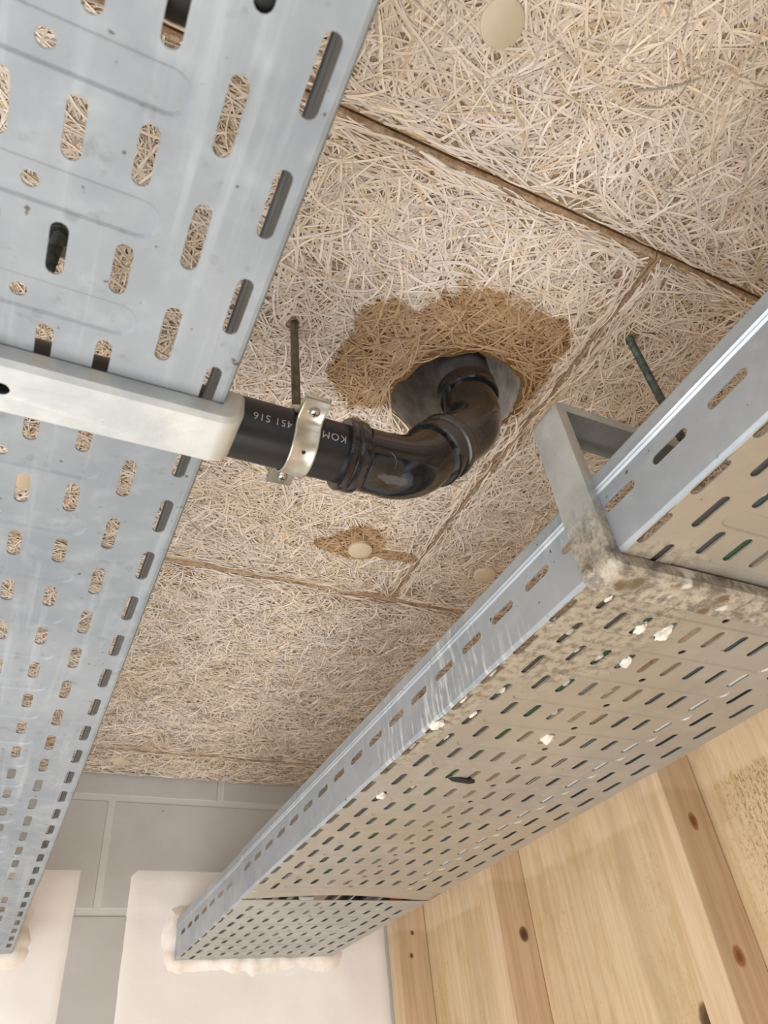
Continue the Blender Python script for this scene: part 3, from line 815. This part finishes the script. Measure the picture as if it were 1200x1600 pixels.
# print on the pipe: reads upside down from below
def pipe_text(txt, x_start, theta, size, name, pitch=None):
    cu = bpy.data.curves.new('t', 'FONT'); cu.body = txt; cu.size = size; cu.resolution_u = 3; cu.space_character = 1.12
    ob = bpy.data.objects.new('t', cu); C.objects.link(ob)
    dg = bpy.context.evaluated_depsgraph_get(); me = bpy.data.meshes.new_from_object(ob.evaluated_get(dg))
    bm = bmesh.new(); bm.from_mesh(me); bmesh.ops.triangulate(bm, faces=bm.faces[:])
    for _ in range(3):
        bmesh.ops.subdivide_edges(bm, edges=[e for e in bm.edges if e.calc_length() > .0012], cuts=1)
        bmesh.ops.triangulate(bm, faces=bm.faces[:])
    bm.verts.index_update(); F = [tuple(p.index for p in q.verts) for q in bm.faces]
    mb = MB(); V = []
    rr_ = r0 + .00012
    for p in bm.verts:
        th = theta + p.co.y / rr_
        V.append((x_start - p.co.x, YP + rr_ * math.cos(th), ZP + rr_ * math.sin(th)))
    mb.add(V, F)
    o = mb.build(name, M['print'], pipe)
    bm.free(); bpy.data.objects.remove(ob); bpy.data.meshes.remove(me); bpy.data.curves.remove(cu)
    o['label'] = 'pale grey lettering %s printed upside down on the pipe' % txt
    return o
TH0 = math.radians(193.5)
pipe_text('KOMO', .1825, TH0, .0090, 'print')
pipe_text('451 S16', .1362, TH0, .0088, 'print')

# clamp with its rod
XC = .149
cl = thing('pipe_clamp', 'bright zinc pipe clamp on a brown rod, holding the black pipe', 'clamp', (XC, YP, ZP))
def half(sign):
    mb = MB(); W = .0105; rb = .0262; t = .0018
    pr = []
    # line in the YZ plane: ear, bend, half circle, bend, ear
    ear = .0225
    pr.append((-(rb + ear), .0022)); pr.append((-(rb + .0045), .0022))
    for i in range(25):
        a = PI - PI * i / 24
        if math.sin(a) * rb < .0035: continue
        pr.append((rb * math.cos(a), rb * math.sin(a)))
    pr.append((rb + .0045, .0022)); pr.append((rb + ear, .0022))
    m = len(pr)
    prof = [(-W, .0007), (-W * .86, 0), (W * .86, 0), (W, .0007)]
    V = []
    for k, (a, b) in enumerate(pr):
        a0, b0 = pr[max(k - 1, 0)]; a1, b1 = pr[min(k + 1, m - 1)]
        d = Vector((a1 - a0, b1 - b0)).normalized(); nn = Vector((-d.y, d.x))
        for dx, h in prof:
            V.append((XC + dx, YP + a + nn.x * h, ZP + sign * (b + nn.y * h)))
    F = [(k * 4 + j, k * 4 + j + 1, k * 4 + 5 + j, k * 4 + 4 + j) for k in range(m - 1) for j in range(3)]
    mb.add(V, F)
    o = mb.build('band_half', M['zinc'], cl, 40)
    bm = bmesh.new(); bm.from_mesh(o.data); bmesh.ops.recalc_face_normals(bm, faces=bm.faces[:]); bm.to_mesh(o.data); bm.free()
    solidify(o, t, 0)
    return o
half(1); half(-1)
for sgn in (-1, 1):
    ye = YP + sgn * .0385
    mb = MB(); lathe(mb, (XC, ye, ZP - .0034), (0, 0, -1), [(0, .0044), (.0022, .0043), (.0032, .0034), (.0036, .0018), (.0036, 0)], 20)
    sc_ = mb.build('screw', M['screw'], cl, 35)
    cr = MB(); cr.box(XC - .0022, XC + .0022, ye - .0004, ye + .0004, ZP - .0072, ZP - .0066); cr.box(XC - .0004, XC + .0004, ye - .0022, ye + .0022, ZP - .0072, ZP - .0066)
    cr.build('cross_slot', M['tape'], sc_)
    mb = MB(); lathe(mb, (XC, ye, ZP + .002), (0, 0, 1), [(0, .0026), (.011, .0026), (.0125, .002)], 12); mb.build('screw_tip', M['screw'], sc_, 35)
    if sgn > 0: nut(cl, XC - .0085, ye + .001, ZP + .0028, .0055, .0075, M['brass'])
hm = MB(); lathe(hm, (XC, YP + .0262 * math.cos(math.radians(-118)), ZP + .0262 * math.sin(math.radians(-118))), (0, math.cos(math.radians(-118)), math.sin(math.radians(-118))), [(0.0002, .0016), (.0013, .0016)], 14)
hm.build('band_hole', M['tape'], cl)
hm = MB(); lathe(hm, (XC, YP, ZP + .0275), (0, 0, 1), [(0, .0075), (.012, .0075)], 6); hm.build('welded_nut', M['zinc'], cl)
rod(cl, XC, YP, ZP + .030, .618, .0040, M['rod'], False)

# ------------------------------------------------------------------ sealant round the tray ends
def seal(label, x0, x1, z0, z1, grow):
    mb = MB(); R = []
    path = []
    def edge(a, b, n):
        for i in range(n): path.append((a[0] + (b[0] - a[0]) * i / n, a[1] + (b[1] - a[1]) * i / n))
    edge((x0, z1), (x0, z0), 16); edge((x0, z0), (x1, z0), 44); edge((x1, z0), (x1, z1), 16); edge((x1, z1), (x0, z1), 44)
    n = len(path); cx, cz = .5 * (x0 + x1), .5 * (z0 + z1)
    for i, (px, pz) in enumerate(path):
        d = Vector((0, 0))
        a, b = path[i - 1], path[(i + 1) % n]; tg = Vector((b[0] - a[0], b[1] - a[1])).normalized(); nn = Vector((-tg.y, tg.x))
        if nn.dot(Vector((px - cx, pz - cz))) < 0: nn = -nn
        g = grow * (1 + .45 * noise.noise(Vector((px * 28, pz * 28, 2))) + .2 * noise.noise(Vector((px * 90, pz * 90, 7))))
        h = .011 * (1 + .5 * noise.noise(Vector((px * 40, pz * 40, 4))))
        ring = []
        for u, k in ((-.10, .0), (-.08, .8), (.12, 1.0), (.35, .82), (.6, .45), (.85, .22), (1.0, -.05)):
            ring.append((px + nn.x * g * u, WY + .0015 - h * k, pz + nn.y * g * u))
        R.append(ring)
    R.append(R[0])
    mb.rings(R, False, False, False)
    o = mb.build('fire_sealant', M['sealant'], None, 60, (cx, WY, z0))
    return tag(o, label, 'sealant', 'sealant round the tray ends')
seal('lumpy cream sealant around the right tray where it enters the wall', XR0 + .001, XR1 - .001, ZR, ZR + .068, .030)
seal('lumpy cream sealant around the left tray where it enters the wall', XL0 + .001, XL1 - .001, ZL, ZL + .068, .026)

for o in bpy.data.objects:
    if '_o' in o: del o['_o']
